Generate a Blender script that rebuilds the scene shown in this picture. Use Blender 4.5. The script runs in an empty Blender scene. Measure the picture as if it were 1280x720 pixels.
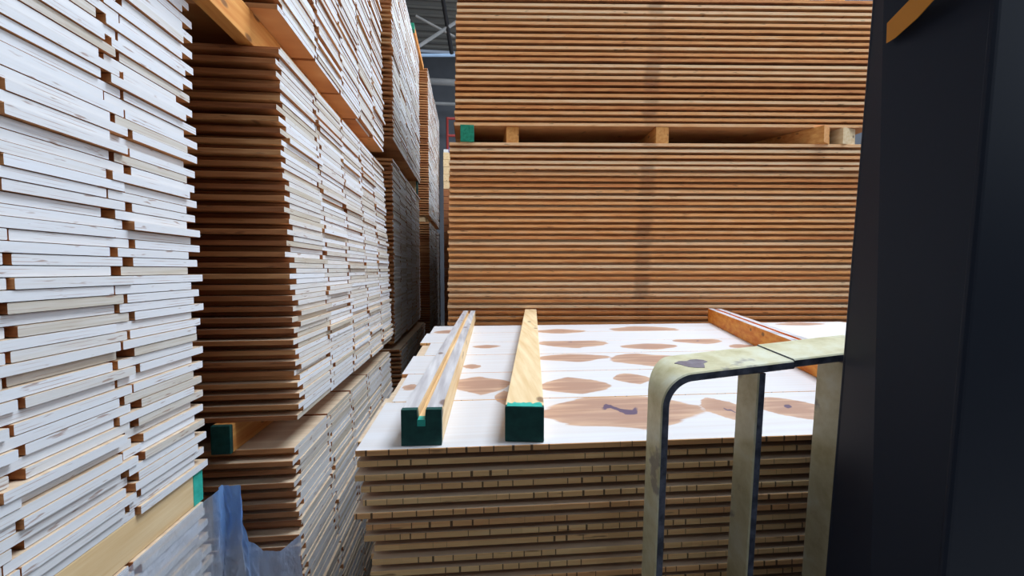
import bpy, bmesh, math, random
from mathutils import Vector, noise

R = random.Random(7)
C = bpy.context.scene.collection
F = 500.0
ZC = 1.3
TH = math.atan(23 / F)
PS = math.atan(52 / F * math.cos(TH))
FW = Vector((math.sin(PS) * math.cos(TH), math.cos(PS) * math.cos(TH), -math.sin(TH)))
RT = Vector((math.cos(PS), -math.sin(PS), 0))
UP = RT.cross(FW)
CAM = Vector((0, 0, ZC))


def ray(px, py):
    return FW + RT * ((px - 640) / F) - UP * ((py - 360) / F)


def on_y(px, py, y):
    d = ray(px, py); return CAM + d * (y / d.y)


def on_x(px, py, x):
    d = ray(px, py); return CAM + d * (x / d.x)


def on_z(px, py, z):
    d = ray(px, py); return CAM + d * ((z - ZC) / d.z)


def pix(p):
    v = Vector(p) - CAM
    w = max(v.dot(FW), 1e-4)
    return 640 + F * v.dot(RT) / w, 360 - F * v.dot(UP) / w


# ------------------------------------------------------------------ materials
def new_mat(name, rough=.6, spec=.3):
    m = bpy.data.materials.new(name); m.use_nodes = True
    nt = m.node_tree; b = nt.nodes['Principled BSDF']
    b.inputs['Roughness'].default_value = rough
    b.inputs['Specular IOR Level'].default_value = spec
    return m, nt, b


def N(nt, t, **kw):
    n = nt.nodes.new(t)
    for k, v in kw.items():
        if k in n.inputs: n.inputs[k].default_value = v
        else: setattr(n, k, v)
    return n


def mixc(nt, fac, a, b, mode='MIX'):
    n = nt.nodes.new('ShaderNodeMix'); n.data_type = 'RGBA'; n.blend_type = mode
    for sock, v in ((n.inputs[0], fac), (n.inputs[6], a), (n.inputs[7], b)):
        if hasattr(v, 'is_linked'): nt.links.new(v, sock)
        elif isinstance(v, (int, float)): sock.default_value = v
        else: sock.default_value = (*v, 1)
    return n.outputs[2]


def maths(nt, op, a, b=None, c=None, clamp=False):
    n = nt.nodes.new('ShaderNodeMath'); n.operation = op; n.use_clamp = clamp
    for i, v in enumerate((a, b, c)):
        if v is None: continue
        if hasattr(v, 'is_linked'): nt.links.new(v, n.inputs[i])
        else: n.inputs[i].default_value = v
    return n.outputs[0]


def ramp(nt, fac, stops):
    n = nt.nodes.new('ShaderNodeValToRGB'); e = n.color_ramp.elements
    while len(e) < len(stops): e.new(.5)
    for i, (p, c) in enumerate(stops):
        e[i].position = p; e[i].color = (*c, 1)
    nt.links.new(fac, n.inputs[0]); return n.outputs[0]


def mapped(nt, src, scale, loc=(0, 0, 0)):
    m = nt.nodes.new('ShaderNodeMapping'); m.inputs['Scale'].default_value = scale
    m.inputs['Location'].default_value = loc
    nt.links.new(src, m.inputs[0]); return m.outputs[0]


def noise_tex(nt, vec, scale, detail=3, rough=.55):
    n = N(nt, 'ShaderNodeTexNoise'); n.inputs['Scale'].default_value = scale
    n.inputs['Detail'].default_value = detail; n.inputs['Roughness'].default_value = rough
    nt.links.new(vec, n.inputs['Vector']); return n.outputs['Fac']


def tone_of(nt):
    a = N(nt, 'ShaderNodeAttribute'); a.attribute_name = 'tone'; return a.outputs['Fac']


def wood_side(name, stops, ticks=False, band=None):
    """long edge of a board: resinous brown, grain along X, its own tone per board"""
    m, nt, b = new_mat(name, .62, .25)
    g = N(nt, 'ShaderNodeNewGeometry').outputs['Position']
    tone = tone_of(nt)
    n1 = noise_tex(nt, mapped(nt, g, (3, 8, 260)), 1.0, 4)
    n2 = noise_tex(nt, mapped(nt, g, (9, 9, 90), (4, 0, 0)), 1.0, 2)
    v = maths(nt, 'ADD', maths(nt, 'MULTIPLY', n1, .55), maths(nt, 'MULTIPLY', tone, .5), clamp=True)
    v = maths(nt, 'ADD', v, maths(nt, 'MULTIPLY', maths(nt, 'SUBTRACT', n2, .5), .5), clamp=True)
    col = ramp(nt, v, stops)
    # dark pitch marks
    n3 = noise_tex(nt, mapped(nt, g, (14, 10, 120), (9, 3, 1)), 1.0, 2)
    k = ramp(nt, n3, [(.66, (0, 0, 0)), (.74, (1, 1, 1))])
    col = mixc(nt, maths(nt, 'MULTIPLY', k, .7), col, (.11, .045, .02))
    if ticks:                              # saw gaps between the core slats
        s = N(nt, 'ShaderNodeSeparateXYZ'); nt.links.new(g, s.inputs[0])
        oi = N(nt, 'ShaderNodeObjectInfo')
        xs = maths(nt, 'ADD', s.outputs[0], maths(nt, 'ADD', maths(nt, 'MULTIPLY', tone, 7.3), maths(nt, 'MULTIPLY', oi.outputs['Random'], 9.7)))
        cell = N(nt, 'ShaderNodeTexVoronoi'); cell.voronoi_dimensions = '1D'; cell.feature = 'DISTANCE_TO_EDGE'
        cell.inputs['Scale'].default_value = 34; nt.links.new(xs, cell.inputs['W'])
        cid = N(nt, 'ShaderNodeTexVoronoi'); cid.voronoi_dimensions = '1D'
        cid.inputs['Scale'].default_value = 34; nt.links.new(xs, cid.inputs['W'])
        sv = N(nt, 'ShaderNodeSeparateColor'); nt.links.new(cid.outputs['Color'], sv.inputs[0])
        nn = noise_tex(nt, mapped(nt, g, (26, 1, 70)), 1.0, 1)
        line = maths(nt, 'LESS_THAN', cell.outputs['Distance'], maths(nt, 'MULTIPLY', maths(nt, 'SUBTRACT', sv.outputs[1], .4, clamp=True), .13))
        col = mixc(nt, maths(nt, 'MULTIPLY', maths(nt, 'SUBTRACT', sv.outputs[0], .25, clamp=True), .38), col, (.62, .36, .15))
        col = mixc(nt, maths(nt, 'MULTIPLY', line, .85), col, (.035, .018, .012))
    if band:                               # darker brown vertical band, shifted a little per board
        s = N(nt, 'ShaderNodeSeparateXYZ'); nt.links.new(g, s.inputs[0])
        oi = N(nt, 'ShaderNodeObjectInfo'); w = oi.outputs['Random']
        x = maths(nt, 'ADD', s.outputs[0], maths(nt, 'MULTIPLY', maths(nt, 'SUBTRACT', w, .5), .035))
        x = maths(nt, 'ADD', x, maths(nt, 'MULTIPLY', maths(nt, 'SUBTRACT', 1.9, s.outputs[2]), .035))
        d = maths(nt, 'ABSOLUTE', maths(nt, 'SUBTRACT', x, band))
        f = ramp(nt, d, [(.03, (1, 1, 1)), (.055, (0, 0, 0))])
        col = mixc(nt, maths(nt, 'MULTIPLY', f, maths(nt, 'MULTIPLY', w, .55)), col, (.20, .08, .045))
    nt.links.new(col, b.inputs['Base Color'])
    return m


def wood_end(name):
    """sawn end: pale, with the two glue lines of a three-layer board"""
    m, nt, b = new_mat(name, .7, .2)
    uv = N(nt, 'ShaderNodeUVMap').outputs[0]
    s = N(nt, 'ShaderNodeSeparateXYZ'); nt.links.new(uv, s.inputs[0])
    g = N(nt, 'ShaderNodeNewGeometry').outputs['Position']
    tone = tone_of(nt)
    n1 = noise_tex(nt, mapped(nt, g, (20, 9, 300)), 1.0, 2)
    v = maths(nt, 'ADD', maths(nt, 'MULTIPLY', n1, .4), maths(nt, 'MULTIPLY', tone, .6), clamp=True)
    col = ramp(nt, v, [(.15, (.50, .43, .33)), (.36, (.62, .58, .53)), (.55, (.68, .67, .67)), (.85, (.73, .74, .77))])
    d = maths(nt, 'MINIMUM', maths(nt, 'ABSOLUTE', maths(nt, 'SUBTRACT', s.outputs[1], .3)),
              maths(nt, 'ABSOLUTE', maths(nt, 'SUBTRACT', s.outputs[1], .7)))
    f = maths(nt, 'LESS_THAN', d, .035)
    n4 = noise_tex(nt, mapped(nt, g, (5, 12, 50)), 1.0, 2)
    f = maths(nt, 'MULTIPLY', f, ramp(nt, n4, [(.52, (0, 0, 0)), (.66, (1, 1, 1))]))
    col = mixc(nt, maths(nt, 'MULTIPLY', f, .6), col, (.36, .19, .13))
    n3 = noise_tex(nt, mapped(nt, g, (10, 22, 130), (2, 5, 9)), 1.0, 2)
    k = ramp(nt, n3, [(.66, (0, 0, 0)), (.72, (1, 1, 1))])
    col = mixc(nt, maths(nt, 'MULTIPLY', k, .7), col, (.3, .17, .12))
    nt.links.new(col, b.inputs['Base Color'])
    return m


def wood_face(name, knots=False, a=(.66, .50, .33), c=(.80, .66, .48)):
    m, nt, b = new_mat(name, .5, .3)
    g = N(nt, 'ShaderNodeNewGeometry').outputs['Position']
    n1 = noise_tex(nt, mapped(nt, g, (2.2, 60, 5)), 1.0, 5)
    col = ramp(nt, n1, [(.3, a), (.65, c)])
    if knots:
        n5 = noise_tex(nt, mapped(nt, g, (6, 34, 1)), 1.0, 4)
        w = maths(nt, 'MULTIPLY', maths(nt, 'SUBTRACT', n5, .5), .5)
        kn = N(nt, 'ShaderNodeAttribute'); kn.attribute_name = 'knot'
        bl = N(nt, 'ShaderNodeAttribute'); bl.attribute_name = 'pitch'
        k = maths(nt, 'ADD', kn.outputs['Fac'], w)
        f1 = ramp(nt, k, [(.16, (0, 0, 0)), (.24, (1, 1, 1))])
        # growth rings inside the knot
        n6 = noise_tex(nt, mapped(nt, g, (5, 50, 1), (3, 3, 3)), 1.0, 3)
        kc = mixc(nt, ramp(nt, maths(nt, 'ADD', n6, maths(nt, 'MULTIPLY', kn.outputs['Fac'], .25)), [(.42, (0, 0, 0)), (.72, (1, 1, 1))]), (.60, .34, .18), (.36, .15, .06))
        col = mixc(nt, maths(nt, 'MULTIPLY', f1, .8), col, kc)
        p = maths(nt, 'ADD', bl.outputs['Fac'], w)
        f2 = ramp(nt, p, [(.3, (0, 0, 0)), (.42, (1, 1, 1))])
        col = mixc(nt, maths(nt, 'MULTIPLY', f2, .85), col, (.07, .055, .12))
    nt.links.new(col, b.inputs['Base Color'])
    return m


BROWN = [(.15, (.26, .085, .032)), (.45, (.46, .185, .07)), (.7, (.60, .28, .11)), (.95, (.74, .42, .20))]
ORNG = [(.15, (.60, .20, .06)), (.4, (.88, .40, .14)), (.62, (.94, .54, .27)), (.92, (.96, .72, .46))]
TBRN = [(.15, (.52, .19, .08)), (.45, (.78, .39, .16)), (.7, (.86, .52, .23)), (.95, (.92, .64, .32))]
M_END = wood_end('sawn_end')
M_FACE = wood_face('board_face', a=(.60, .42, .27), c=(.74, .58, .41))
M_SIDE = wood_side('board_edge', BROWN)
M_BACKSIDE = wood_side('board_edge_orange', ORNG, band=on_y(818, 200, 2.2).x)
T_TAB = .0102
M_TABSIDE = wood_side('board_edge_slatted', TBRN, ticks=T_TAB)
M_TOP = wood_face('pale_face_with_knots', knots=True, a=(.66, .61, .58), c=(.70, .68, .68))


def batten_mat(name, lo, hi):
    m, nt, b = new_mat(name, .6, .25)
    g = N(nt, 'ShaderNodeTexCoord').outputs['Object']
    n1 = noise_tex(nt, mapped(nt, g, (60, 4, 60)), 1.0, 4)
    col = ramp(nt, n1, [(.3, lo), (.68, hi)])
    vor = N(nt, 'ShaderNodeTexVoronoi'); vor.inputs['Scale'].default_value = 1
    nt.links.new(mapped(nt, g, (18, 9, 18)), vor.inputs['Vector'])
    k = ramp(nt, vor.outputs['Distance'], [(.10, (1, 1, 1)), (.17, (0, 0, 0))])
    col = mixc(nt, maths(nt, 'MULTIPLY', k, .75), col, (.13, .055, .03))
    nt.links.new(col, b.inputs['Base Color'])
    return m


M_BAT = batten_mat('batten_wood', (.70, .46, .22), (.86, .66, .40))
M_BATOR = batten_mat('batten_orange', (.62, .22, .05), (.80, .40, .12))
M_HOT = batten_mat('batten_bright_orange', (.74, .19, .02), (.92, .40, .07))
M_BATGREY = batten_mat('batten_weathered', (.36, .32, .32), (.66, .62, .60))


def paint_mat(name, c1, c2, rough=.5):
    m, nt, b = new_mat(name, rough, .35)
    g = N(nt, 'ShaderNodeTexCoord').outputs['Object']
    col = ramp(nt, noise_tex(nt, g, 60, 4), [(.35, c1), (.7, c2)])
    nt.links.new(col, b.inputs['Base Color'])
    return m


M_GREEN = paint_mat('green_end_paint', (.006, .05, .045), (.012, .085, .07))
M_AQUA = paint_mat('aqua_end_paint', (.02, .36, .27), (.05, .5, .4))


M_MIDG = paint_mat('mid_green_paint', (.005, .16, .09), (.02, .30, .17))


def rail_mat():
    m, nt, b = new_mat('worn_rail_paint', .42, .5)
    g = N(nt, 'ShaderNodeTexCoord').outputs['Object']
    n = noise_tex(nt, g, 22, 6, .65)
    col = ramp(nt, n, [(.3, (.48, .42, .22)), (.5, (.62, .57, .36)), (.75, (.72, .72, .58))])
    n2 = noise_tex(nt, mapped(nt, g, (1, 1, 1), (3.3, 1, 2)), 9, 5, .6)
    k = ramp(nt, n2, [(.60, (0, 0, 0)), (.64, (1, 1, 1))])
    col = mixc(nt, maths(nt, 'MULTIPLY', k, .7), col, (.20, .17, .17))
    nt.links.new(col, b.inputs['Base Color'])
    return m


M_RAIL = rail_mat()
M_STEEL = paint_mat('bare_steel_edge', (.05, .055, .075), (.17, .18, .24), .4)
M_PANEL, _nt, _b = new_mat('navy_panel', .55, .3); _b.inputs['Base Color'].default_value = (.016, .021, .036, 1)
M_STRIPE, _nt, _b = new_mat('orange_tape', .5, .3); _b.inputs['Base Color'].default_value = (.62, .24, .02, 1)


def film_mat():
    m = bpy.data.materials.new('blue_wrap_film'); m.use_nodes = True
    nt = m.node_tree; nt.nodes.clear()
    out = N(nt, 'ShaderNodeOutputMaterial')
    p = N(nt, 'ShaderNodeBsdfPrincipled'); p.inputs['Roughness'].default_value = .28
    tr = N(nt, 'ShaderNodeBsdfTranslucent')
    fo = N(nt, 'ShaderNodeAttribute'); fo.attribute_name = 'fold'
    fc = mixc(nt, fo.outputs['Fac'], (.72, .80, .94), (.30, .54, 1.0))
    nt.links.new(fc, p.inputs['Base Color']); nt.links.new(fc, tr.inputs[0])
    g = N(nt, 'ShaderNodeNewGeometry').outputs['Position']
    bp = N(nt, 'ShaderNodeBump'); bp.inputs['Strength'].default_value = .5; bp.inputs['Distance'].default_value = .01
    nt.links.new(noise_tex(nt, mapped(nt, g, (60, 60, 30)), 1.0, 4), bp.inputs['Height'])
    nt.links.new(bp.outputs[0], p.inputs['Normal']); nt.links.new(bp.outputs[0], tr.inputs['Normal'])
    a = N(nt, 'ShaderNodeMixShader'); a.inputs[0].default_value = .4
    nt.links.new(p.outputs[0], a.inputs[1]); nt.links.new(tr.outputs[0], a.inputs[2])
    t = N(nt, 'ShaderNodeBsdfTransparent')
    mx = N(nt, 'ShaderNodeMixShader')
    at = N(nt, 'ShaderNodeAttribute'); at.attribute_name = 'thick'
    nt.links.new(at.outputs['Fac'], mx.inputs[0])
    nt.links.new(t.outputs[0], mx.inputs[1]); nt.links.new(a.outputs[0], mx.inputs[2])
    nt.links.new(mx.outputs[0], out.inputs[0])
    return m


M_FILM = film_mat()


def flat(name, c, rough=.7, metal=0):
    m, nt, b = new_mat(name, rough, .3)
    g = N(nt, 'ShaderNodeNewGeometry').outputs['Position']
    col = ramp(nt, noise_tex(nt, g, 3, 4), [(.3, tuple(x * .8 for x in c)), (.7, c)])
    nt.links.new(col, b.inputs['Base Color']); b.inputs['Metallic'].default_value = metal
    return m


# ------------------------------------------------------------------ mesh helpers
def link(name, me, parent=None, loc=None):
    o = bpy.data.objects.new(name, me); C.objects.link(o)
    if parent: o.parent = parent
    if loc is not None: o.location = loc
    return o


def tag(o, label, cat, group=None, kind=None):
    o['label'] = label; o['category'] = cat
    if group: o['group'] = group
    if kind: o['kind'] = kind
    return o


def struct(name, me, label=None):
    o = link(name, me); o['kind'] = 'structure'
    if label: o['label'] = label; o['category'] = name.split('_')[0]
    return o


def empty(name, loc):
    o = bpy.data.objects.new(name, None); C.objects.link(o); o.location = loc
    o.empty_display_size = .05
    return o


def mesh(name, vs, fs, mats, mi=None, smooth=False):
    me = bpy.data.meshes.new(name); me.from_pydata([tuple(v) for v in vs], [], fs)
    for m in mats: me.materials.append(m)
    if mi: me.polygons.foreach_set('material_index', mi)
    if smooth: me.polygons.foreach_set('use_smooth', [True] * len(fs))
    me.update(); return me


def box_geo(x0, y0, z0, x1, y1, z1):
    v = [(x, y, z) for x in (x0, x1) for y in (y0, y1) for z in (z0, z1)]
    f = [(0, 1, 3, 2), (4, 6, 7, 5), (0, 4, 5, 1), (2, 3, 7, 6), (0, 2, 6, 4), (1, 5, 7, 3)]
    return v, f


def box(name, a, b, m):
    v, f = box_geo(*a, *b); return mesh(name, v, f, [m])


def prism(profile, p0, p1, ax, az, caps=True):
    """profile [(s,t)] swept from p0 to p1; s runs along ax, t along az"""
    n = len(profile); v = []
    for p in (p0, p1):
        for s, t in profile: v.append(Vector(p) + ax * s + az * t)
    f = [(i, (i + 1) % n, n + (i + 1) % n, n + i) for i in range(n)]
    if caps: f += [tuple(range(n - 1, -1, -1)), tuple(range(n, 2 * n))]
    return v, f


def bevel(me, w, seg=2):
    bm = bmesh.new(); bm.from_mesh(me)
    bm.normal_update()
    es = [e for e in bm.edges if len(e.link_faces) == 2 and e.calc_face_angle(0) > .5]
    bmesh.ops.bevel(bm, geom=es, offset=w, segments=seg, profile=.7, affect='EDGES', clamp_overlap=True)
    bmesh.ops.recalc_face_normals(bm, faces=bm.faces)
    bm.to_mesh(me); bm.free(); return me


# ------------------------------------------------------------------ boards
def board_profile(w, T, tong=.0009):
    """cross-section across the board (y, z): tongue at the near edge, groove at the far edge"""
    t = tong
    return [(t, 0), (0, t), (0, T - t), (t, T), (w - t, T), (w, T - t), (w, t), (w - t, 0)]


def board_geo(w, T, L, side, ldir, hang, bow, seg=1):
    """Local mesh; origin under the middle of the sawn end that faces the aisle. side=-1: the board runs to -X."""
    pr = board_profile(w, T); n = len(pr)
    vs = []; fs = []; mi = []; uv = []
    for k in range(seg + 1):
        s = L * k / seg
        for (y, z) in pr:
            p = Vector((side * s, 0, 0)) if ldir is None else ldir * s
            # the far half of the length sags or lifts a hair
            vs.append((p.x, p.y + y + bow * math.sin(math.pi * k / seg), z + hang * s))
    for k in range(seg):
        for i in range(n):
            j = (i + 1) % n
            a, b, c, d = k * n + i, k * n + j, (k + 1) * n + j, (k + 1) * n + i
            fs.append((a, b, c, d)); m = 2
            if i in (3, 2): m = 1
            if i == n - 1: m = 3
            if i in (0, 2): m = 2
            if i == 3: m = 1
            mi.append(m); uv += [(0, pr[i][1] / T), (0, pr[j][1] / T), (L, pr[j][1] / T), (L, pr[i][1] / T)]
    for base in (0, seg * n):
        for f in [tuple(range(n))]:
            ff = tuple(base + i for i in f)
            fs.append(ff); mi.append(0); uv += [(pr[i][0], pr[i][1] / T) for i in f]
    return vs, fs, mi, uv


def finish(name, vs, fs, mi, uv, mats, tones):
    me = mesh(name, vs, fs, mats, mi)
    l = me.uv_layers.new(name='UVMap'); flat_uv = [c for p in uv for c in p]
    l.data.foreach_set('uv', flat_uv)
    bm = bmesh.new(); bm.from_mesh(me); bmesh.ops.recalc_face_normals(bm, faces=bm.faces); bm.to_mesh(me); bm.free()
    a = me.attributes.new('tone', 'FLOAT', 'FACE'); a.data.foreach_set('value', tones)
    return me


REST = {}     # material set -> merged geometry for what is past the 300 largest


def add_rest(key, geo, off, tone):
    d = REST.setdefault(key, [[], [], [], [], []])
    vs, fs, mi, uv = geo; b = len(d[0])
    d[0] += [(x + off[0], y + off[1], z + off[2]) for x, y, z in vs]
    d[1] += [tuple(i + b for i in f) for f in fs]
    d[2] += mi; d[3] += uv; d[4] += [tone] * len(fs)


ALL = []      # candidate boards of the left-hand stacks


def quad_area(ps):
    q = [(min(max(x, 0), 1280), min(max(y, 0), 720)) for x, y in ps]
    return abs(sum(q[i][0] * q[(i + 1) % len(q)][1] - q[(i + 1) % len(q)][0] * q[i][1] for i in range(len(q)))) / 2


def left_stack(code, Y0, w, n_pl, ztop, zbot, n, xtop, xbot, L, alt=.027, jx=.004, jy=.004, ldir=None, gap=.010, out=.012, boost=0, clampz=0, occl=lambda x, y: 1):
    T = (ztop - zbot) / n
    for k in range(n):
        z = zbot + k * T
        f = (k + .5) / n
        x = xbot + (xtop - xbot) * f
        y = Y0 + (alt if (k % 2) else 0) + R.gauss(0, jy)
        lx = R.gauss(0, jx * .6)
        for c in range(n_pl):
            ex = x + lx + R.gauss(0, jx)
            if R.random() < .10: ex += R.uniform(.3, 1) * out
            if R.random() < .08: ex -= R.uniform(.3, 1) * out
            if clampz and bt.z - .02 < z < bt.z + .12: ex = min(ex, XA + .0005)
            g = R.random(); sq = gap * (.15 if g < .5 else R.uniform(.5, 1.5))
            yy = y + c * w + sq * .5
            ww = w - sq
            cy = [pix((ex, yy, z)), pix((ex, yy + ww, z)), pix((ex, yy + ww, z + T)), pix((ex, yy, z + T))]
            a = quad_area(cy)
            mx = sum(p[0] for p in cy) / 4; my = sum(p[1] for p in cy) / 4
            a *= occl(mx, my)
            if c == 0: a += boost * abs(cy[0][1] - cy[3][1]) * (1 if -10 < cy[0][1] < 740 else 0)
            ALL.append(dict(a=a, code=code, c=c, k=k, n=n, x=ex, y=yy, z=z + .0002, w=ww, T=T - (.0005 if code in 'LMNO' else .0013), L=L, ldir=ldir, out=(k % 2 == 0)))


# stack beside the camera
YB = 1.046; bt = on_y(342, 50, YB)
XA = -.57
YA = .915
pt = on_x(256, 583, XA); ZA_BOT = pt.z
TA = .0153
NA = 74
left_stack('A', YA - 3 * .18, .18, 3, ZA_BOT + NA * TA, ZA_BOT, NA, XA, XA, 1.5, alt=-.027, jx=.002, gap=.016, out=.008, clampz=1)
# its lower bundle under the film
p2 = on_x(262, 619, XA)
NA2 = int((p2.z - .002) / TA)
left_stack('G', YA - 3 * .18, .18, 3, p2.z, p2.z - NA2 * TA, NA2, XA, XA, 1.5, alt=-.027, jx=.001, gap=.012, out=.001)

# second column of stacks
YB = 1.046; WB = .241
bt = on_y(342, 50, YB); bb = on_y(374, 525, YB)
b0 = on_y(343, 7, YB); b0x = on_x(471, 158, on_y(343, 8, YB).x)
b2 = on_y(367, 560, YB); b2b = on_y(381, 720, YB)
TB = (bt.z - bb.z) / 68
left_stack('B', YB, WB, 5, bt.z, bb.z, 68, bt.x, bb.x, 1.9, alt=.028, jx=.0016, gap=.012, out=.009, boost=90)
NB0 = 60
left_stack('H', YB + .01, WB, 5, b0.z + NB0 * TB, b0.z, NB0, b0.x - .01, b0.x, 1.9, alt=.02, jx=.0020, gap=.012, boost=40)
NB2 = int((b2.z - .002) / TB)
xb2b = b2.x + (b2b.x - b2.x) * (NB2 * TB) / (b2.z - b2b.z)
left_stack('L', YB - .01, WB, 5, b2.z, b2.z - NB2 * TB, NB2, b2.x, xb2b, 1.9, alt=.03, jx=.0009, out=.005, gap=.014, boost=90,
           occl=lambda x, y: 0 if (y > 555 and x > 450) or (y > 700) else 1)

# third column
XC = -.475
yc = on_x(491, 150, XC).y
WC = (on_x(524, 150, XC).y - yc) / 5
c0t = on_x(524, 72, XC).z; c0b = on_x(524, 229, XC).z
nC0 = int((c0t - c0b) / TB)
left_stack('M', yc, WC, 5, c0b + nC0 * TB, c0b, nC0, XC, XC, 1.9, alt=.028, jx=.0012, out=.006)
c1t = on_x(521, 240, XC).z; c1b = on_x(521, 404, XC).z
nC1 = int((c1t - c1b) / TB)
left_stack('N', yc, WC, 5, c1t, c1t - nC1 * TB, nC1, XC - .01, XC - .01, 1.9, alt=.028, jx=.0012, out=.006)
c2t = on_x(520, 410, XC).z; nC2 = int((c2t - .002) / TB)
left_stack('O', yc, WC, 5, c2t, c2t - nC2 * TB, nC2, XC + .03, XC + .03, 1.9, alt=.028, jx=.0012, out=.006)
# fourth column
XD = -.475
yd = on_x(535, 150, XD).y; WD = WC * 1.05
d0t = on_x(535, 88, XD).z; d0b = on_x(535, 268, XD).z
nD0 = int((d0t - d0b) / TB)
left_stack('P', yd, WD, 6, d0t, d0t - nD0 * TB, nD0, XD, XD, 1.9, alt=.028, jx=.0012, out=.006)
d1t = d0b - .07; nD1 = int((d1t - .002) / TB)
left_stack('Q', yd, WD, 6, d1t, d1t - nD1 * TB, nD1, XD, XD, 1.9, alt=.028, jx=.0012, out=.006)

LMATS = [M_END, M_FACE, M_SIDE, M_SIDE]
COLS = {3: ['nearest the camera', 'middle', 'farthest from the camera'],
        5: ['first', 'second', 'third', 'fourth', 'fifth']}
STACKS = {
    'A': ('tall foreground stack', 'tall foreground stack'),
    'G': ('bottom bundle under the blue film', 'bundle under the blue film'),
    'B': ('middle bundle of the second stack', 'middle bundle of the second stack'),
    'H': ('top bundle of the second stack', 'top bundle of the second stack'),
    'L': ('bottom bundle of the second stack', 'bottom bundle of the second stack'),
    'M': ('top bundle of the third stack', 'top bundle of the third stack'),
    'N': ('middle bundle of the third stack', 'middle bundle of the third stack'),
    'O': ('bottom bundle of the third stack', 'bottom bundle of the third stack'),
    'P': ('top bundle of the fourth stack', 'top bundle of the fourth stack'),
    'Q': ('bottom bundle of the fourth stack', 'bottom bundle of the fourth stack'),
}
rank = sorted(range(len(ALL)), key=lambda i: -ALL[i]['a'])
pick = set(rank[:300])
protos = {}
for i, d in enumerate(ALL):
    tone = R.random()
    if i in pick:
        key = (d['code'], round(d['w'] / .004), R.randrange(3))
        if key not in protos:
            ww = round(d['w'] / .004) * .004
            if ww > d['w'] + .001: ww -= .002
            vs, fs, mi, uv = board_geo(ww, d['T'], d['L'], -1, d['ldir'], 0, 0)
            me = finish('plank', vs, fs, mi, uv, LMATS, [tone] * len(fs))
            protos[key] = bpy.data.objects.new('wooden_plank', me)
        o = protos[key].copy(); o.name = 'wooden_plank'; C.objects.link(o)
        o.location = (d['x'], d['y'], d['z'])
        where, short = STACKS[d['code']]
        n = d['n']; kk = n - 1 - d['k']
        ends = 'jutting' if d['out'] else 'set-back'
        if d['code'] == 'A':
            col = COLS[3][d['c']]
            lab = f'{ends} pale plank end, column {col}, {where}'
            grp = f'{ends} planks in the {col} column of the {short}'
        elif d['code'] == 'G':
            lab = 'plank with its pale sawn end behind the bluish film, below the foreground batten'
            grp = 'planks in the ' + short
        else:
            col = COLS[5][d['c']]
            lab = f'{ends} pale plank end, {col} column, {where}'
            grp = f'{ends} planks, {col} from the front, in the {short}'
        tag(o, lab, 'plank', grp)
    else:
        geo = board_geo(d['w'], d['T'], d['L'], -1, d['ldir'], 0, 0)
        add_rest('left', geo, (d['x'], d['y'], d['z']), tone)
for o in protos.values(): bpy.data.objects.remove(o)


# ------------------------------------------------------------------ board pile in front (table height)
YT = .655
pz = on_y(700, 552, YT); ZT = pz.z
xl = on_y(444, 556, YT).x
dirT = Vector((math.cos(math.radians(1.3)), -math.sin(math.radians(1.3)), 0))
LT = 2.25
far = on_z(800, 404, ZT).y
WT = (far - YT) / 6
ORD = ['topmost', 'second', 'third', 'fourth', 'fifth', 'sixth', 'seventh', 'eighth', 'ninth', 'tenth', 'eleventh', 'twelfth', 'thirteenth',
       'fourteenth', 'fifteenth', 'sixteenth', 'seventeenth', 'eighteenth', 'nineteenth', 'twentieth', 'twenty-first', 'twenty-second', 'twenty-third',
       'twenty-fourth', 'twenty-fifth', 'twenty-sixth']
NT = int((ZT - .002) / T_TAB)
KN = [  # px centre, half sizes, strength of dark pitch
    (780, 515, 108, 23, 1), (915, 514, 30, 18, .8), (990, 510, 40, 16, .7), (600, 481, 40, 11, 0), (720, 483, 46, 11, .3), (790, 473, 24, 7, 0),
    (812, 450, 50, 9, .4), (590, 458, 12, 3, 0), (717, 447, 48, 5, 0), (608, 433, 18, 2.2, 0), (716, 429, 44, 6, .5), (812, 433, 38, 4, .3),
    (872, 426, 32, 4, .6), (700, 414, 32, 3, 0), (806, 412, 44, 4.5, 0), (1000, 405, 34, 2, 0), (513, 484, 10, 4, .4), (965, 448, 26, 5, .3), (632, 497, 14, 9, 0),
    (560, 415, 18, 2.5, 0), (930, 433, 20, 3, .3)]
KW = []
for (cx, cy, rx, ry, s) in KN:
    c = on_z(cx, cy, ZT); e = on_z(cx + rx, cy, ZT); u = on_z(cx, cy - ry, ZT); l = on_z(cx, cy + ry, ZT)
    KW.append((c.x, (u.y + l.y) / 2, e.x - c.x, (u.y - l.y) / 2, s))


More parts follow.
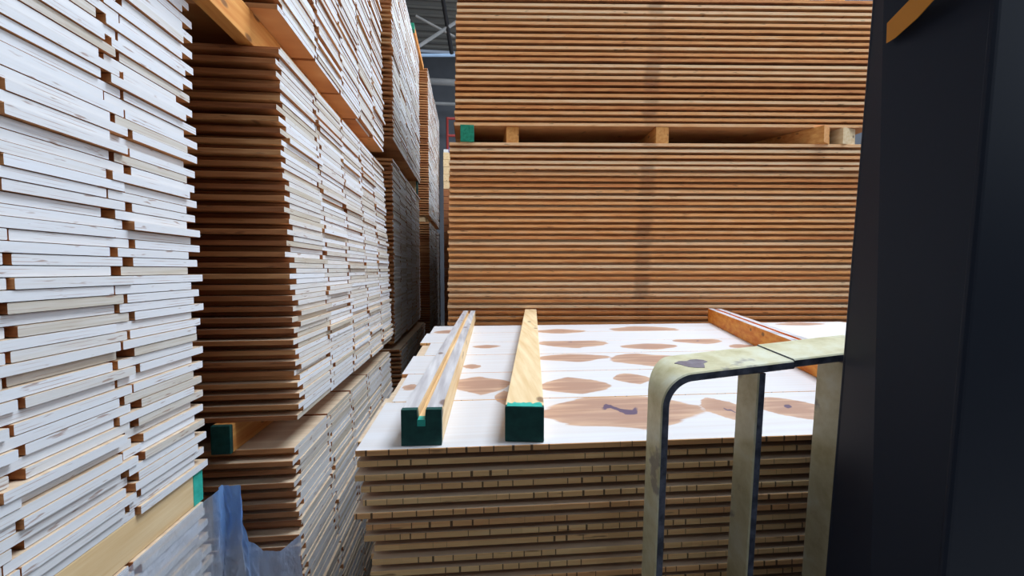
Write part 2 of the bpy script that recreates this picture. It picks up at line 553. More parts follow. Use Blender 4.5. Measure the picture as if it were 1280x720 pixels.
def top_board(w, T, L, off):
    """board whose visible face is a fine grid carrying its knots"""
    nx, ny = 320, 20
    vs, fs, mi, uv = board_geo(w, T, L, 1, dirT, 0, 0)
    n0 = 5; keep = [i for i in range(len(fs)) if not (mi[i] == 1)]
    starts = []; q = 0
    for f in fs: starts.append(q); q += len(f)
    uv2 = []
    for i in keep: uv2 += uv[starts[i]:starts[i] + len(fs[i])]
    fs2 = [fs[i] for i in keep]; mi2 = [mi[i] for i in keep]
    b = len(vs); kn = [0.0] * b; pt_ = [0.0] * b
    t = .0009
    for i in range(nx + 1):
        for j in range(ny + 1):
            s = L * i / nx; y = t + (w - t) * j / ny
            p = dirT * s; vs.append((p.x, p.y + y, T))
            X, Y = p.x + off[0], p.y + y + off[1]
            k = pk = 0
            for (cx, cy, rx, ry, st) in KW:
                if abs(cy - (off[1] + w / 2 + p.y)) > w * .62: continue
                dx, dy = (X - cx) / rx, (Y - cy) / ry
                dy *= 1 + .35 * abs(dx); dy += .25 * noise.noise(Vector((X * 9, cx * 7, 0)))
                r = abs(dx) ** 1.7 + dy * dy
                k = max(k, 1 - r * .8)
                if st: pk = max(pk, st * (1 - math.hypot(dx * 3.0, (dy + .5 * noise.noise(Vector((X * 40, 3, cx)))) * 4.2)))
            kn.append(max(k, 0)); pt_.append(max(pk, 0))
    for i in range(nx):
        for j in range(ny):
            a = b + i * (ny + 1) + j
            fs2.append((a, a + ny + 1, a + ny + 2, a + 1)); mi2.append(1); uv2 += [(0, 0)] * 4
    me = finish('board', vs, fs2, mi2, uv2, [M_END, M_TOP, M_TABSIDE, M_SIDE], [R.random()] * len(fs2))
    for nm, arr in (('knot', kn), ('pitch', pt_)):
        a = me.attributes.new(nm, 'FLOAT', 'POINT'); a.data.foreach_set('value', arr)
    return me


TM = [M_END, M_FACE, M_TABSIDE, M_SIDE]
ROWN = ['front row at the near edge', 'second row from the near edge', 'third row from the near edge',
        'third row from the brown stack behind', 'second row from the brown stack behind', 'row touching the brown stack behind']
xoff_top = [0, .012, -.006, .028, -.014, .0]
tprotos = []
for v in range(4):
    geo = board_geo(WT - .0012, T_TAB - .0004, LT, 1, dirT, 0, 0)
    me = finish('board', *geo, TM, [R.random()] * len(geo[1]))
    tprotos.append(bpy.data.objects.new('floor_board', me))
for k in range(NT):
    z = ZT - (k + 1) * T_TAB
    lean = .0011 * min(k, 30)
    rec = .058 if k % 2 == 1 else 0
    jy = R.gauss(0, .002)
    jx = R.gauss(0, .008) + (.012 if k in (3, 5, 9) else 0) + (-.01 if k == 1 else 0)
    for c in range(6):
        x = xl + lean + jx + (xoff_top[c] if k == 0 else R.gauss(0, .004))
        y = YT + rec + jy + c * WT + (.0 if k == 0 else R.gauss(0, .0004))
        if k == 1: rec = .012
        if c == 5 and rec: pass
        if k == 0:
            x = xl + xoff_top[c]; y = YT + c * WT
            me = top_board(WT - .0032, T_TAB - .0004, LT, (x, y)); o = link('floor_board', me)
            o.location = (x, y, z + .0002)
            tag(o, f'pale knotty floorboard on top of the low pile, {ROWN[c]}', 'floorboard', 'top boards of the low pile')
        elif c == 0 and k < 26:
            o = R.choice(tprotos).copy(); o.name = 'floor_board'; C.objects.link(o); o.location = (x, y, z + .0002)
            how = 'set-back' if rec else 'jutting'
            tag(o, f'brown slatted edge of a {how} floorboard, {ORD[k]} layer down in the low front pile', 'floorboard', 'front boards of the low pile')
        else:
            add_rest('table', board_geo(WT - .0032, T_TAB - .0004, LT, 1, dirT, 0, 0), (x, y, z + .0002), R.random())
for o in tprotos: bpy.data.objects.remove(o)
ZTB = ZT - NT * T_TAB

# ------------------------------------------------------------------ brown stacks behind the pile
dirK = Vector((math.cos(math.radians(5.0)), -math.sin(math.radians(5.0)), 0))
YK = 2.36
k_tl = on_y(562, 178, YK); k_up_b = on_y(567, 157, YK); k_up_t = on_y(571, -8, YK)
LK = (on_y(1078, 176, YK - .17) - k_tl).length
WK = .25
zlo_pix = on_y(562, 403, YK).z
TK = (k_tl.z - zlo_pix) / 62
NK = int((k_tl.z - .002) / TK)
kp = []
for v in range(6):
    geo = board_geo(WK - .0012, TK - .0004, LK, 1, dirK, 0, 0)
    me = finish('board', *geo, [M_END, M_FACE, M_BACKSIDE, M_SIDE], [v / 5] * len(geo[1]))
    kp.append(bpy.data.objects.new('timber_board', me))


def back_stack(ztop, n, xtop, xbot, nind, where, short):
    for k in range(n):
        z = ztop - (k + 1) * TK
        f = min(k / 62, 1.5)
        x = xtop + (xbot - xtop) * f + R.gauss(0, .003)
        rec = .034 if k % 2 else 0
        jy = R.gauss(0, .002)
        for c in range(6):
            y = YK + rec + jy + c * WK
            if c == 0 and k < nind:
                o = R.choice(kp).copy(); o.name = 'timber_board'; C.objects.link(o); o.location = (x, y, z + .0002)
                how = 'shadowed set-back' if rec else 'jutting'
                lab = (f'long orange-brown edge of a {how} board, {where}')
                if k == 0: lab = f'orange-brown board forming the top layer, {where}'
                if k == n - 1: lab = f'orange-brown board forming the lowest layer, {where}'
                tag(o, lab, 'board', (f'{how} boards in the {short}' if 0 < k < n - 1 else f'outermost boards of the {short}'))
            else:
                add_rest('back', board_geo(WK - .0012, TK - .0004, LK, 1, dirK, 0, 0), (x, y, z + .0002), R.random())


xb = on_y(560, 403, YK).x
back_stack(k_tl.z, NK, k_tl.x, xb, 63, 'lower brown stack behind the low pile', 'lower brown stack')
NU = int((k_up_t.z - k_up_b.z) / TK)
back_stack(k_up_b.z + NU * TK, NU, k_up_t.x, k_up_b.x, 60, 'upper brown stack resting on blocks', 'upper brown stack')
# unseen stack added behind the brown ones to shade the fourth column
xh = on_y(572, 300, 4.2).x
for k in range(95):
    for c in range(6):
        add_rest('back', board_geo(.29, .0256, LK, 1, None, 0, 0), (xh + .004 * (k % 2), 4.2 + c * .292 + .02 * (k % 2), .002 + k * .026), R.random())
for o in kp: bpy.data.objects.remove(o)

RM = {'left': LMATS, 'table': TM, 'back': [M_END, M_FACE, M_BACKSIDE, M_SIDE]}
allv, allf, allm, alluv, allt, mats = [], [], [], [], [], []
for key, d in REST.items():
    b = len(allv); mb = len(mats)
    allv += d[0]; allf += [tuple(i + b for i in f) for f in d[1]]
    allm += [m + mb for m in d[2]]; alluv += d[3]; allt += d[4]; mats += RM[key]
me = finish('planks', allv, allf, allm, alluv, mats, allt)
o = link('planks', me)
tag(o, 'remaining planks deeper in and farther along the stacks, too many to count', 'planks', kind='stuff')


# ------------------------------------------------------------------ battens
def batten(name, near, axis, length, w, h, mat, label, grp=None, grooved=False, end=None, endlen=.012, end2=None, topmat=None, splash=False):
    """bar lying along axis; near = centre of the bottom edge of its near end"""
    axis = Vector(axis).normalized(); side = Vector((axis.y, -axis.x, 0)).normalized(); up = Vector((0, 0, 1))
    root = empty(name, near)
    hw = w / 2
    if grooved:
        g = w * .11; gd = h * .28
        pr = [(-hw, 0), (hw, 0), (hw, h), (g, h), (g * .8, h - gd), (-g * .8, h - gd), (-g, h), (-hw, h)]
    else:
        pr = [(-hw, 0), (hw, 0), (hw, h), (-hw, h)]

    def seg(a, b, m, nm, grow=0, side_m=None):
        p = [(s * (1 + grow), t if t == 0 else t * (1 + grow)) for s, t in pr]
        v, f = prism(p, axis * a, axis * b, side, up, caps=False)
        n = len(p)
        if grooved:
            for base in (0, n):
                f += [(base + 0, base + 1, base + 4, base + 5), (base + 1, base + 2, base + 3, base + 4), (base + 0, base + 5, base + 6, base + 7)]
        else:
            f += [(3, 2, 1, 0), (4, 5, 6, 7)]
        ms = [m]; idx = [0] * len(f)
        if side_m:
            ms.append(side_m)
            for i, ff in enumerate(f):
                zs = [v[q].z for q in ff]
                if grooved:
                    if min(zs) > h * .99: idx[i] = 1
                elif min(zs) > h * .99: idx[i] = 1
        me = mesh(nm, v, f, ms, idx)
        bm = bmesh.new(); bm.from_mesh(me); bmesh.ops.recalc_face_normals(bm, faces=bm.faces); bm.to_mesh(me); bm.free()
        if not grooved: bevel(me, .0025)
        return link(nm, me, root)
    e = endlen if end else 0
    seg(e, length, mat, 'bar', side_m=topmat)
    if end:
        seg(0, e, end, 'painted_end', grow=.006)
        if end2:
            v, f = box_geo(-w * .10, -.0015, h * .55, w * .10, endlen + .004, h * .735)
            vv = [side * a + axis * b + up * c for a, b, c in v]
            q = link('groove_paint', mesh('groove_paint', vv, f, [end2]), root); q['label'] = 'aqua paint in the groove'
    if splash:
        vs_ = []; m_ = 16
        for k in range(m_):
            vs_.append((-hw * .9 + 2 * hw * .9 * k / (m_ - 1), endlen + .003 + R.uniform(.0, .010)))
        vv = [side * a + axis * .001 + up * (h + .0009) for a, b in vs_] + [side * a + axis * b + up * (h + .0009) for a, b in vs_]
        ff = [(k, k + 1, m_ + k + 1, m_ + k) for k in range(m_ - 1)]
        vv2 = [p - up * .0008 for p in vv]; ff += [tuple(q_ + 2 * m_ for q_ in reversed(f_)) for f_ in ff]
        q = link('paint_splash', mesh('paint_splash', vv + vv2, ff, [M_AQUA]), root); q['label'] = 'aqua paint splash on the top edge'
    tag(root, label, 'batten', grp)
    return root


# left grooved one on the pile
def z_up(h): return ZT + h


HB = .0600
n1 = on_z(527, 557, ZT + .0003); f1 = on_z(587, 388, ZT + HB)
n1.y = max(n1.y, YT - .010)
ax1 = Vector((f1.x - n1.x, f1.y - n1.y, 0))
batten('grooved_batten', n1, ax1, ax1.length - .01, .066, HB, M_BAT, 'weathered grey grooved batten with a dark green end, on the low pile', grooved=True,
       end=M_GREEN, end2=M_AQUA, topmat=M_BATGREY)
n2 = on_z(655, 551, ZT + .0003); f2 = on_z(661, 385, ZT + HB)
n2.y = YT + .004
ax2 = Vector((f2.x - n2.x, min(f2.y, YK - .05) - n2.y, 0))
batten('plain_batten', n2, ax2, ax2.length, .066, HB, M_BAT, 'smooth pale yellow batten with a dark green end, lying mid pile', end=M_GREEN, splash=True)
f3 = on_z(884, 402, ZT + .0003); g3 = on_z(1062, 494, ZT + .0003)
ax3 = Vector((f3.x - g3.x, f3.y - g3.y, 0)).normalized()
ed = ax3.cross(Vector((0, 0, 1)))
n3 = g3 - ax3 * .1 + Vector((ax3.y, -ax3.x, 0)) * .036
batten('orange_batten', n3, ax3, (f3 - g3).length + .1, .066, .074, M_HOT, 'bright orange grooved batten lying askew behind the metal guard rail', grooved=True, topmat=M_BATGREY)

# batten under the foreground stack, painted at its far end
ha = ZA_BOT - p2.z
batten('long_batten', Vector((XA - .045, .25, p2.z + .0003)), (0, 1, 0), YA - .25 - .012, .08, ha - .0008, M_BAT,
       'knotty yellow batten between the foreground stack and the film-wrapped bundle, green at its tip')
r_ = empty('painted_batten_tip', (0, 0, 0)); bpy.data.objects.remove(r_)
lb = [o for o in C.objects if o.name == 'long_batten'][0]
v, f = box_geo(-.0408, YA - .25 - .040, -.0001, .0408, YA - .25 - .0115, ha - .0006)
q = link('painted_end', mesh('painted_end', v, f, [M_AQUA]), lb); q['label'] = 'aqua green painted tip'

# between top and middle bundle of the second stack, poking out to the front
g1 = b0.z - bt.z
pA = on_z(308, 47, bt.z + .001)
batten('thick_batten', Vector((pA.x - .0185, .80, bt.z + .0003)), (0, 1, 0), 1.33, .036, g1 - .0008, M_BATOR,
       'thick orange batten poking out below the top bundle of the second stack')
g2 = bb.z - b2.z
pB = on_y(276, 562, YB - .03)
batten('short_batten', Vector((pB.x - .005, YB - .022, b2.z + .0003)), (0, 1, 0), 1.2, .045, g2 - .0008, M_BATOR,
       'dark green-tipped batten under the middle bundle of the second stack', end=M_GREEN)
# third stack
gc = c0b - c1t
for yy, out_, lab in ((yc + .2, .30, 'shadowed crosswise batten deep under the top bundle of the third stack'),
                      (yc + WC * 5 - .10, .006, 'dark green-ended batten at the far corner under the top bundle of the third stack')):
    batten('crossing_batten', Vector((XC - out_, yy, c1t + .0003)), (-1, 0, 0), 1.5, .08, gc - .001, M_BAT, lab, end=M_GREEN)
gc2 = c1t - nC1 * TB - c2t
batten('crossing_batten', Vector((XC - .06, yc + .2, c2t + .0003)), (-1, 0, 0), 1.5, .07, gc2 - .0006, M_BAT,
       'shadowed batten under the middle bundle of the third stack')
batten('capping_batten', Vector((XC - .006, 3.5, c0b + nC0 * TB + .0003)), (0, 1, 0), .70, .045, .05, M_BATOR,
       'orange batten lying on top of the third stack, green at its near end', end=M_MIDG, endlen=.06)
batten('crossing_batten', Vector((XD - .08, yd + .02, d1t + .0003)), (0, 1, 0), WD * 5.6, .07, (d0t - nD0 * TB) - d1t - .0006, M_BAT,
       'shadowed batten under the top bundle of the fourth stack')

# blocks between the two brown stacks
gk = k_up_b.z - k_tl.z


def kpos(px):
    """point on the front of the brown stack under picture column px"""
    d = ray(px, 168); A = Vector((k_tl.x, YK, 0))
    s = (A.x * d.y - A.y * d.x) / (dirK.y * d.x - dirK.x * d.y)
    return A + dirK * s


for px, w, m, axd, out, lab in (
        (584, .078, M_BAT, (0, 1, 0), .015, 'spacer block with a green painted end between the brown stacks'),
        (641, .072, M_BATOR, (0, 1, 0), -.01, 'small reddish spacer block next to the green-ended one'),
        (828, .075, M_BATOR, (.05, 1, 0), .0, 'orange spacer block mid gap between the brown stacks'),
        (1030, .085, M_BATOR, (-.55, 1, 0), .02, 'skewed orange spacer block between the brown stacks'),
        (1062, .10, M_BAT, (-.2, 1, 0), -.002, 'yellowish spacer block at the panel end of the gap')):
    p = kpos(px); p = Vector((p.x, p.y - out, k_tl.z + .0003))
    batten('spacer_block', p, axd, 1.45 if px < 1000 else .6, w, gk - .0008, m, lab, end=M_MIDG if px == 584 else None, endlen=.01)
for px, lab in ((1002, 'short dark-ended block on top of the upper brown stack'), (1046, 'block on the upper brown stack, closest to the navy panel')):
    p = kpos(px); batten('capping_block', Vector((p.x, p.y + .01, k_up_b.z + NU * TK + .0003)), (0, 1, 0), .5, .06, .05, M_BATOR, lab)


# ------------------------------------------------------------------ guard rail
YR = .535
WR = .046; WTOP = .078
tr = .0125
tilt = .045
a0 = on_y(835, 560, YR); topL = on_y(862, 468, YR); topR = on_y(1057, 441, YR)
slope = (topR.z - topL.z) / (topR.x - topL.x) * .85
xo = on_y(827, 560, YR).x                 # outer face of the near leg
zt0 = topL.z
rad = .048
RR = empty('guard_rail', (xo, YR, 0))


def ry(z): return YR + tilt * (zt0 - z)


def ribbon(pts, name, mat_o, mat_e):
    """flat bar along pts [(x,z)]; inner side offset by tr; width WR along Y"""
    n = len(pts); vs = []; fs = []; mi = []
    for i, (x, z) in enumerate(pts):
        a = pts[max(i - 1, 0)]; b = pts[min(i + 1, n - 1)]
        tx, tz = b[0] - a[0], b[1] - a[1]; l = math.hypot(tx, tz); nx_, nz_ = tz / l, -tx / l
        c = .0018
        up_ = abs(tx / l) ** 1.5; WW = WR + (WTOP - WR) * up_
        prof = [(0, c), (c, 0), (tr - c, 0), (tr, c), (tr, WW - c), (tr - c, WW), (c, WW), (0, WW - c)]
        for (s, w) in prof:
            vs.append((x + nx_ * s - xo, ry(z) + w - YR, z + nz_ * s + w * .10 * up_))
    for i in range(n - 1):
        for j in range(8):
            k = (j + 1) % 8
            fs.append((i * 8 + j, i * 8 + k, (i + 1) * 8 + k, (i + 1) * 8 + j)); mi.append(1 if j in (1, 2, 3, 4) else 0)
    fs.append(tuple(range(8))); fs.append(tuple(range(n * 8 - 8, n * 8))); mi += [1, 1]
    me = mesh(name, vs, fs, [mat_o, mat_e], mi)
    bm = bmesh.new(); bm.from_mesh(me); bmesh.ops.recalc_face_normals(bm, faces=bm.faces); bm.to_mesh(me); bm.free()
    for p in me.polygons: p.use_smooth = True
    me.set_sharp_from_angle(angle=math.radians(40)) if hasattr(me, 'set_sharp_from_angle') else None
    return link(name, me, RR)


pts = [(xo - .000, .0), (xo, .3), (xo, .5)]
zc_ = zt0 - rad
for i in range(0, 13):
    a = math.radians(180 - 90 * i / 12)
    pts.append((xo + rad + rad * math.cos(a), zc_ + rad * math.sin(a) + slope * max(0, rad * (1 + math.cos(a))) * .5))
xj = on_y(992, 462, YR).x
z_at = lambda x: zt0 + slope * (x - xo - rad * .5)
for t in (.3, .6, 1): pts.append((xo + rad + (xj - xo - rad) * t, z_at(xo + rad + (xj - xo - rad) * t)))
ribbon(pts, 'bent_bar', M_RAIL, M_STEEL)
xe = on_y(1110, 450, YR).x
ribbon([(xj + .0003, z_at(xj) + .0022), ((xj + xe) / 2, z_at((xj + xe) / 2) + .0022), (xe, z_at(xe) + .0022)], 'top_bar', M_RAIL, M_STEEL)
for pl, pb in ((947, 935), (1052, 1037)):
    x = on_y(pl, 520, YR).x
    ribbon([(x, 0.0), (x, .4), (x, z_at(x) - tr - .0005)], 'upright', M_RAIL, M_STEEL)
v, f = box_geo(-.05, ry(0) - YR - .03, 0, xe - xo + .03, ry(0) - YR + WR + .006, .012)
link('base_plate', bevel(mesh('base_plate', v, f, [M_STEEL]), .002), RR)
pa_ = topL; wx = on_y(868, 455, YR + .03).x - xo
vv = []
for k in range(14):
    a = 2 * math.pi * k / 14; rr = 1 + .22 * math.sin(3 * a) + .12 * math.cos(5 * a)
    x_ = wx + .021 * rr * math.cos(a); y_ = .034 + .017 * rr * math.sin(a)
    vv.append((x_, y_))
zz = lambda x_, y_: z_at(x_ + xo) + y_ * .10 + .0003
vs = [(a, b, zz(a, b) + .0002) for a, b in vv] + [(a, b, zz(a, b) - .002) for a, b in vv]
fs = [tuple(range(14))] + [(i, (i + 1) % 14, 14 + (i + 1) % 14, 14 + i) for i in range(14)]
M_WORN = paint_mat('worn_bare_metal', (.16, .13, .15), (.28, .25, .28), .4)
q = link('worn_patch', mesh('worn_patch', vs, fs, [M_WORN]), RR); q['label'] = 'grey patch where the paint is worn off'
tag(RR, 'worn cream metal guard rail with rounded corner, standing before the low pile', 'guard rail')

# ------------------------------------------------------------------ navy machine cabinet
e_far_t = on_y(1089, 0, .535); e_far_b = on_y(1030, 720, .500)
XP = (e_far_t.x + e_far_b.x) / 2
YN = .40
MC = empty('machine_cabinet', (XP, YN, 0))


def edge_at(pa, pb, z):
    t = (z - pb.z) / (pa.z - pb.z); return pb + (pa - pb) * t


ZTOP = 1.88
nr_t = Vector((e_far_t.x, on_x(1247, 0, e_far_t.x).y, e_far_t.z)); nr_b = Vector((e_far_b.x, on_x(1180, 720, e_far_b.x).y, e_far_b.z))
nr_t = on_x(1247, 0, e_far_t.x); nr_b = on_x(1180, 720, e_far_b.x)
vs = []
O = Vector((XP, YN, 0))
for z in (0.001, ZTOP):
    a = edge_at(e_far_t, e_far_b, z); a.z = z
    b = edge_at(nr_t, nr_b, z); b.z = z
    vs += [b - O, a - O, Vector((a.x + .55, a.y, z)) - O, Vector((b.x + .55, b.y, z)) - O]
me = mesh('body', vs, [(0, 1, 2, 3), (4, 5, 6, 7), (0, 1, 5, 4), (1, 2, 6, 5), (2, 3, 7, 6), (3, 0, 4, 7)], [M_PANEL])
bm = bmesh.new(); bm.from_mesh(me); bmesh.ops.recalc_face_normals(bm, faces=bm.faces); bm.to_mesh(me); bm.free()
bevel(me, .006, 3)
link('body', me, MC)
# orange stripe on the aisle side
A_, B_, C_ = vs[0] + O, vs[1] + O, vs[5] + O
nrm = (B_ - A_).cross(C_ - B_).normalized()
if nrm.x > 0: nrm = -nrm


def on_panel(px, py):
    d = ray(px, py); t = (A_ - CAM).dot(nrm) / d.dot(nrm); return CAM + d * t


st = [on_panel(*p) for p in ((1110, 29), (1136, 2), (1156, -18), (1186, -16), (1167, 1), (1148, 22), (1120, 47), (1109, 54))]
v = [p + nrm * .0012 - O for p in st] + [p + nrm * .0002 - O for p in st]
n = len(st)
fs = [tuple(range(n)), tuple(range(2 * n - 1, n - 1, -1))] + [(i, (i + 1) % n, n + (i + 1) % n, n + i) for i in range(n)]
q = link('stripe', mesh('stripe', v, fs, [M_STRIPE]), MC); q['label'] = 'slanting orange warning stripe'
tag(MC, 'tall dark navy machine cabinet with an orange stripe beside the pile', 'machine')

# ------------------------------------------------------------------ plastic film
def lerp_tab(tab, s):
    for (a, *va), (b, *vb) in zip(tab, tab[1:]):
        if s <= b:
            t = (s - a) / (b - a); return [p + (q - p) * t for p, q in zip(va, vb)]
    return list(tab[-1][1:])


def top_px(px, py, y): return on_y(px, py, y)


zf = p2.z + .001
nu, nv = 170, 70
# plan of the film from above: s, x, y, top height, cover, blueness
q0 = top_px(268, 606, .955); q1 = top_px(300, 607, .968); q2 = top_px(304, 640, .962); q3 = top_px(311, 676, .958)
q4 = top_px(330, 688, .955); q5 = top_px(350, 689, .965); q6 = top_px(376, 668, 1.0)
tab = [(0, XA + .006, .28, zf, .34, 0), (.48, XA + .006, YA - .02, zf, .36, 0), (.53, XA + .010, YA + .020, zf + .002, .75, .8), (.58, q0.x, q0.y, q0.z, .95, 1),
       (.67, q1.x, q1.y, q1.z, .95, 1), (.69, q2.x, q2.y, q2.z, .85, .9), (.73, q3.x, q3.y, q3.z, .88, .5),
       (.80, q4.x, q4.y, q4.z, .86, .25), (.88, q5.x, q5.y, q5.z, .85, .2), (1, q6.x, q6.y, q6.z, .82, .2)]
vs = []; fs = []; th = []; bl = []
zlow = on_y(300, 760, .96).z
for i in range(nu + 1):
    s_ = i / nu
    x0, y0, z0, cv, bu = lerp_tab(tab, s_)
    for j in range(nv + 1):
        t = j / nv
        z = z0 + (zlow - z0) * t
        d = z0 - z
        nn = noise.noise(Vector((s_ * 22, z * 14, 1))) + .5 * noise.noise(Vector((s_ * 60 + z * 20, z * 30, 4)))
        free = max(0, min(1, (s_ - .5) / .08))
        x = x0 + (.003 * nn if free == 0 else (.003 + .003 * bu) * nn * free); x = max(x, XA + .004 + 0 * free)
        y = y0 + free * ((.003 + .010 * bu) * nn * (.4 + t))
        # the heavier blue fold ends in a slanted lower edge
        fold = bu * max(0, 1.15 - d / max(.015, .175 - .03 * math.sin(s_ * 40)))
        fold = max(0, min(1, 1.6 * fold)) if s_ > .5 else 0
        vs.append((x, y, z)); bl.append(fold)
        th.append(max(.1, min(.95, cv + (.10 if s_ > .5 else .05) * nn - (.0 if s_ < .5 else .10 * (1 - fold)))))
for i in range(nu):
    for j in range(nv):
        a = i * (nv + 1) + j; fs.append((a, a + nv + 1, a + nv + 2, a + 1))
me = mesh('plastic_film', vs, fs, [M_FILM], smooth=True)
for nm, arr in (('thick', th), ('fold', bl)):
    a = me.attributes.new(nm, 'FLOAT', 'POINT'); a.data.foreach_set('value', arr)
o = link('plastic_film', me)
tag(o, 'crumpled translucent blue plastic film hanging off the bundle below the foreground stack', 'plastic film')

# ------------------------------------------------------------------ hall
M_FLOOR = flat('concrete_floor', (.20, .19, .18), .8)
M_WALL = flat('wall_sheet', (.17, .18, .20), .7)


def deck_mat():
    m, nt, b = new_mat('roof_deck', .6, .3)
    g = N(nt, 'ShaderNodeNewGeometry').outputs['Position']
    w = N(nt, 'ShaderNodeTexWave'); w.wave_type = 'BANDS'; w.bands_direction = 'Y'
    w.inputs['Scale'].default_value = 1.3; w.inputs['Distortion'].default_value = 0
    nt.links.new(g, w.inputs['Vector'])
    nt.links.new(ramp(nt, w.outputs['Fac'], [(.3, (.26, .26, .25)), (.7, (.46, .46, .43))]), b.inputs['Base Color'])
    return m


M_DECK = deck_mat()
HX0, HX1, HY0, HY1, HZ = -4.0, 6.0, -5.0, 10.0, 6.5
struct('floor', box('floor', (HX0, HY0, -.1), (HX1, HY1, 0), M_FLOOR))
struct('wall_back', box('wall_back', (HX0, HY1, 0), (HX1, HY1 + .1, HZ), M_WALL))
struct('wall_left', box('wall_left', (HX0 - .1, HY0, 0), (HX0, HY1, HZ), M_WALL))
struct('wall_front', box('wall_front', (HX0, HY0 - .1, 0), (HX1, HY0, HZ), M_WALL))
# right wall with a wide daylight opening
WZ0, WZ1, WY0, WY1 = 2.6, 6.0, -.6, 4.4
vs = []; fs = []
for (a, b) in (((HX1, HY0, 0), (HX1 + .1, HY1, WZ0)), ((HX1, HY0, WZ1), (HX1 + .1, HY1, HZ)),
               ((HX1, HY0, WZ0), (HX1 + .1, WY0, WZ1)), ((HX1, WY1, WZ0), (HX1 + .1, HY1, WZ1))):
    v, f = box_geo(*a, *b); n = len(vs); vs += v; fs += [tuple(i + n for i in q) for q in f]
struct('wall_right', mesh('wall_right', vs, fs, [M_WALL]))
# corrugated roof: real folds across Y, with a skylight slot
prof = []
y = HY0
while y < HY1:
    prof += [(y, 0), (y + .10, 0), (y + .13, .05), (y + .22, .05)]; y += .25
SKX0, SKX1 = .6, 3.6
vs = []; fs = []; 
SKYS_AND_FILLS = [(1.1, 4.0, .4, 3.0), (2.0, 5.0, 5.5, 9.0), (-.5, 3.0, -4.2, -2.4)]  # far and rear slots are unseen, added to light back area and front faces
for i in range(len(prof) - 1):
    (ya, za), (yb, zb) = prof[i], prof[i + 1]
    cuts = [(a, b) for (a, b, c, d) in SKYS_AND_FILLS if c <= (ya + yb) / 2 <= d]
    x = HX0
    for (a, b) in cuts + [(HX1, HX1)]:
        n = len(vs)
        vs += [(x, ya, HZ + za), (a, ya, HZ + za), (a, yb, HZ + zb), (x, yb, HZ + zb)]; fs.append((n, n + 1, n + 2, n + 3)); x = b
struct('ceiling', mesh('ceiling', vs, fs, [M_DECK]))

M_TRUSS = flat('truss_steel', (.34, .33, .32), .5)
M_BLUE = flat('pale_blue_beam', (.42, .58, .80), .5)
M_RED = flat('red_frame', (.45, .06, .05), .5)
M_DARK = flat('dark_steel', (.03, .03, .035), .5)


def tube_geo(p, q, r, n=8):
    p, q = Vector(p), Vector(q); d = (q - p).normalized()
    a = d.orthogonal().normalized(); b = d.cross(a)
    v = [w + (a * math.cos(2 * math.pi * i / n) + b * math.sin(2 * math.pi * i / n)) * r for w in (p, q) for i in range(n)]
    f = [(i, (i + 1) % n, n + (i + 1) % n, n + i) for i in range(n)] + [tuple(range(n)), tuple(range(n, 2 * n))]
    return v, f


def far_tube(name, p, q, r, m, parent=None):
    v, f = tube_geo(p, q, r); return link(name, mesh(name, v, f, [m], smooth=True), parent)


TRS = empty('roof_truss', (0, 0, HZ - 1)); 
YTR = 7.0


def rel(p): return Vector(p) - Vector((0, 0, HZ - 1))


far_tube('chord', rel(on_y(440, 69, YTR)), rel(on_y(700, 69, YTR)), .026, M_BLUE, TRS)
far_tube('diagonal', rel(on_y(520, 60, YTR)), rel(on_y(585, 18, YTR)), .03, M_TRUSS, TRS)
far_tube('diagonal', rel(on_y(520, 20, YTR)), rel(on_y(568, 46, YTR)), .022, M_TRUSS, TRS)
far_tube('chord', rel(on_y(549, -30, YTR)), rel(on_y(565, 69, YTR)), .035, M_DARK, TRS)
far_tube('hanger', rel(on_y(440, 69, YTR)), rel(Vector((on_y(440, 69, YTR).x, YTR, HZ))), .03, M_DARK, TRS)
far_tube('hanger', rel(on_y(700, 69, YTR)), rel(Vector((on_y(700, 69, YTR).x, YTR, HZ))), .03, M_DARK, TRS)
tag(TRS, 'grey steel roof truss with a pale blue lower beam seen between the stacks', 'truss')
DU = empty('air_duct', on_y(560, 103, 8.8))
far_tube('pipe', (-2.2, 0, 0), (2.2, 0, 0), .07, M_TRUSS, DU)
far_tube('pipe', (-2.2, 0, -.45), (2.2, 0, -.45), .035, M_TRUSS, DU)
for xx in (-1.9, 1.9):
    far_tube('bracket', (xx, 0, -.5), (xx, 1.15, -.5), .03, M_DARK, DU)
    far_tube('bracket', (xx, 0, HZ - DU.location.z), (xx, 0, -.5), .03, M_DARK, DU)
tag(DU, 'grey overhead pipes crossing the far wall', 'pipes')
# red frame standing far behind
yf = 8.0
a, b = on_y(559, 148, yf), on_y(578, 170, yf)
RF = empty('red_rack', (a.x, yf, 0))
for xx in (a.x, b.x): far_tube('post', (xx - a.x, 0, 0), (xx - a.x, 0, a.z + .02), .025, M_RED, RF)
for zz in (a.z, b.z): far_tube('crossbar', (0, 0, zz), (b.x - a.x, 0, zz), .025, M_RED, RF)
tag(RF, 'thin red frame far behind the fourth stack', 'rack')
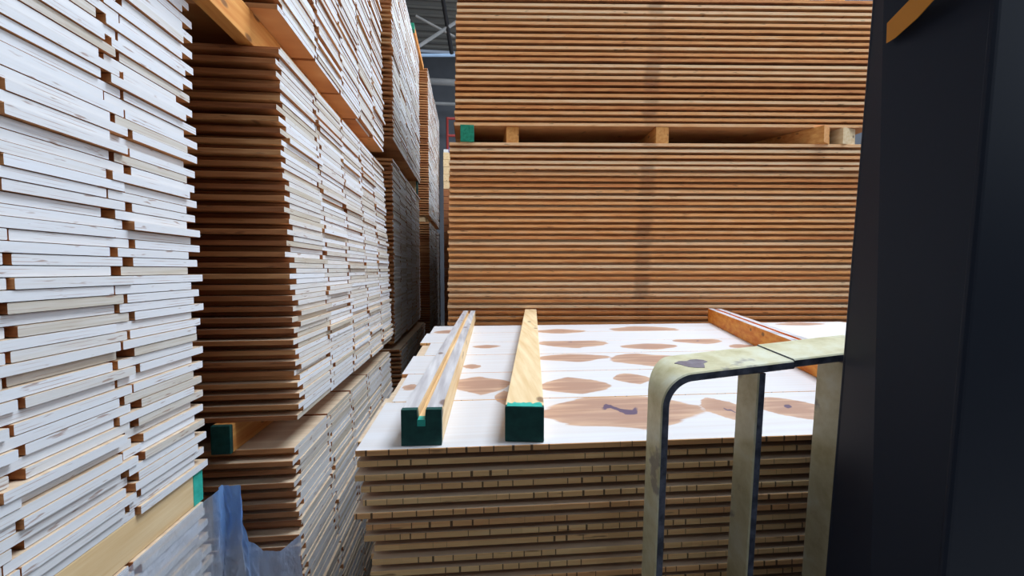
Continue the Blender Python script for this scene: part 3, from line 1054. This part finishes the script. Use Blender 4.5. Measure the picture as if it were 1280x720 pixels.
# pale timber pack visible in the slit
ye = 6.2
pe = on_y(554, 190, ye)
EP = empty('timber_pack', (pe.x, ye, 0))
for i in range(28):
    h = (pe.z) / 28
    o = link('layer', box('layer', (0.002 * (i % 2), .004 * (i % 2), i * h + .001), (1.0, .8, (i + 1) * h - .004), M_BAT if i > 22 else M_SIDE), EP)  # lower layers take the darker wood to paint in the shade down there
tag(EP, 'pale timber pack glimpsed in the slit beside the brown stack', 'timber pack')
bx = on_y(567, 184, ye)
o = link('blue_crate', bevel(box('blue_crate', (0, 0, 0), (.16, .2, .09), flat('blue_plastic', (.02, .12, .6), .4)), .008), None, (pe.x + .08, ye + .05, pe.z - .003))
tag(o, 'small blue crate on the far timber pack', 'crate')
o = link('white_sheet', bevel(box('white_sheet', (0, 0, 0), (.07, .3, .05), flat('white_board', (.9, .9, .9), .4)), .004), None, (pe.x + .005, ye + .02, pe.z - .003))
tag(o, 'small white packet on the far timber pack beside the blue crate', 'packet')


# ------------------------------------------------------------------ light
def area(name, loc, rot, sx, sy, power, col):
    l = bpy.data.lights.new(name, 'AREA'); l.shape = 'RECTANGLE'; l.size = sx; l.size_y = sy; l.energy = power; l.color = col
    o = bpy.data.objects.new(name, l); C.objects.link(o); o.location = loc; o.rotation_euler = rot
    return o


# daylight from opening and near roof slot; far and rear slots are added fill
area('window_daylight', (HX1 - .02, (WY0 + WY1) / 2, (WZ0 + WZ1) / 2), (0, math.radians(90), 0), WZ1 - WZ0, WY1 - WY0, 260, (.76, .87, 1.0))
for (a, b, c, d), pw in zip(SKYS_AND_FILLS, (620, 200, 55)):
    area('skylight_and_fill', ((a + b) / 2, (c + d) / 2, HZ - .02), (0, 0, 0), b - a, d - c, pw, (.76, .87, 1.0))
W = bpy.data.worlds.new('sky'); bpy.context.scene.world = W; W.use_nodes = True
W.node_tree.nodes['Background'].inputs[0].default_value = (.62, .76, 1, 1)
W.node_tree.nodes['Background'].inputs[1].default_value = 0.35

# ------------------------------------------------------------------ camera
cd = bpy.data.cameras.new('camera'); co = bpy.data.objects.new('camera', cd); C.objects.link(co)
cd.sensor_width = 36; cd.sensor_fit = 'HORIZONTAL'; cd.lens = F / 1280 * 36; cd.clip_start = .02
from mathutils import Matrix
Mx = Matrix((( RT.x, UP.x, -FW.x, 0), (RT.y, UP.y, -FW.y, 0), (RT.z, UP.z, -FW.z, ZC), (0, 0, 0, 1)))
co.matrix_world = Mx
S = bpy.context.scene; S.camera = co
S.view_settings.view_transform = 'Standard'; S.view_settings.look = 'None'
S.view_settings.exposure = -0.2; S.view_settings.gamma = 1; S.view_settings.use_curve_mapping = False
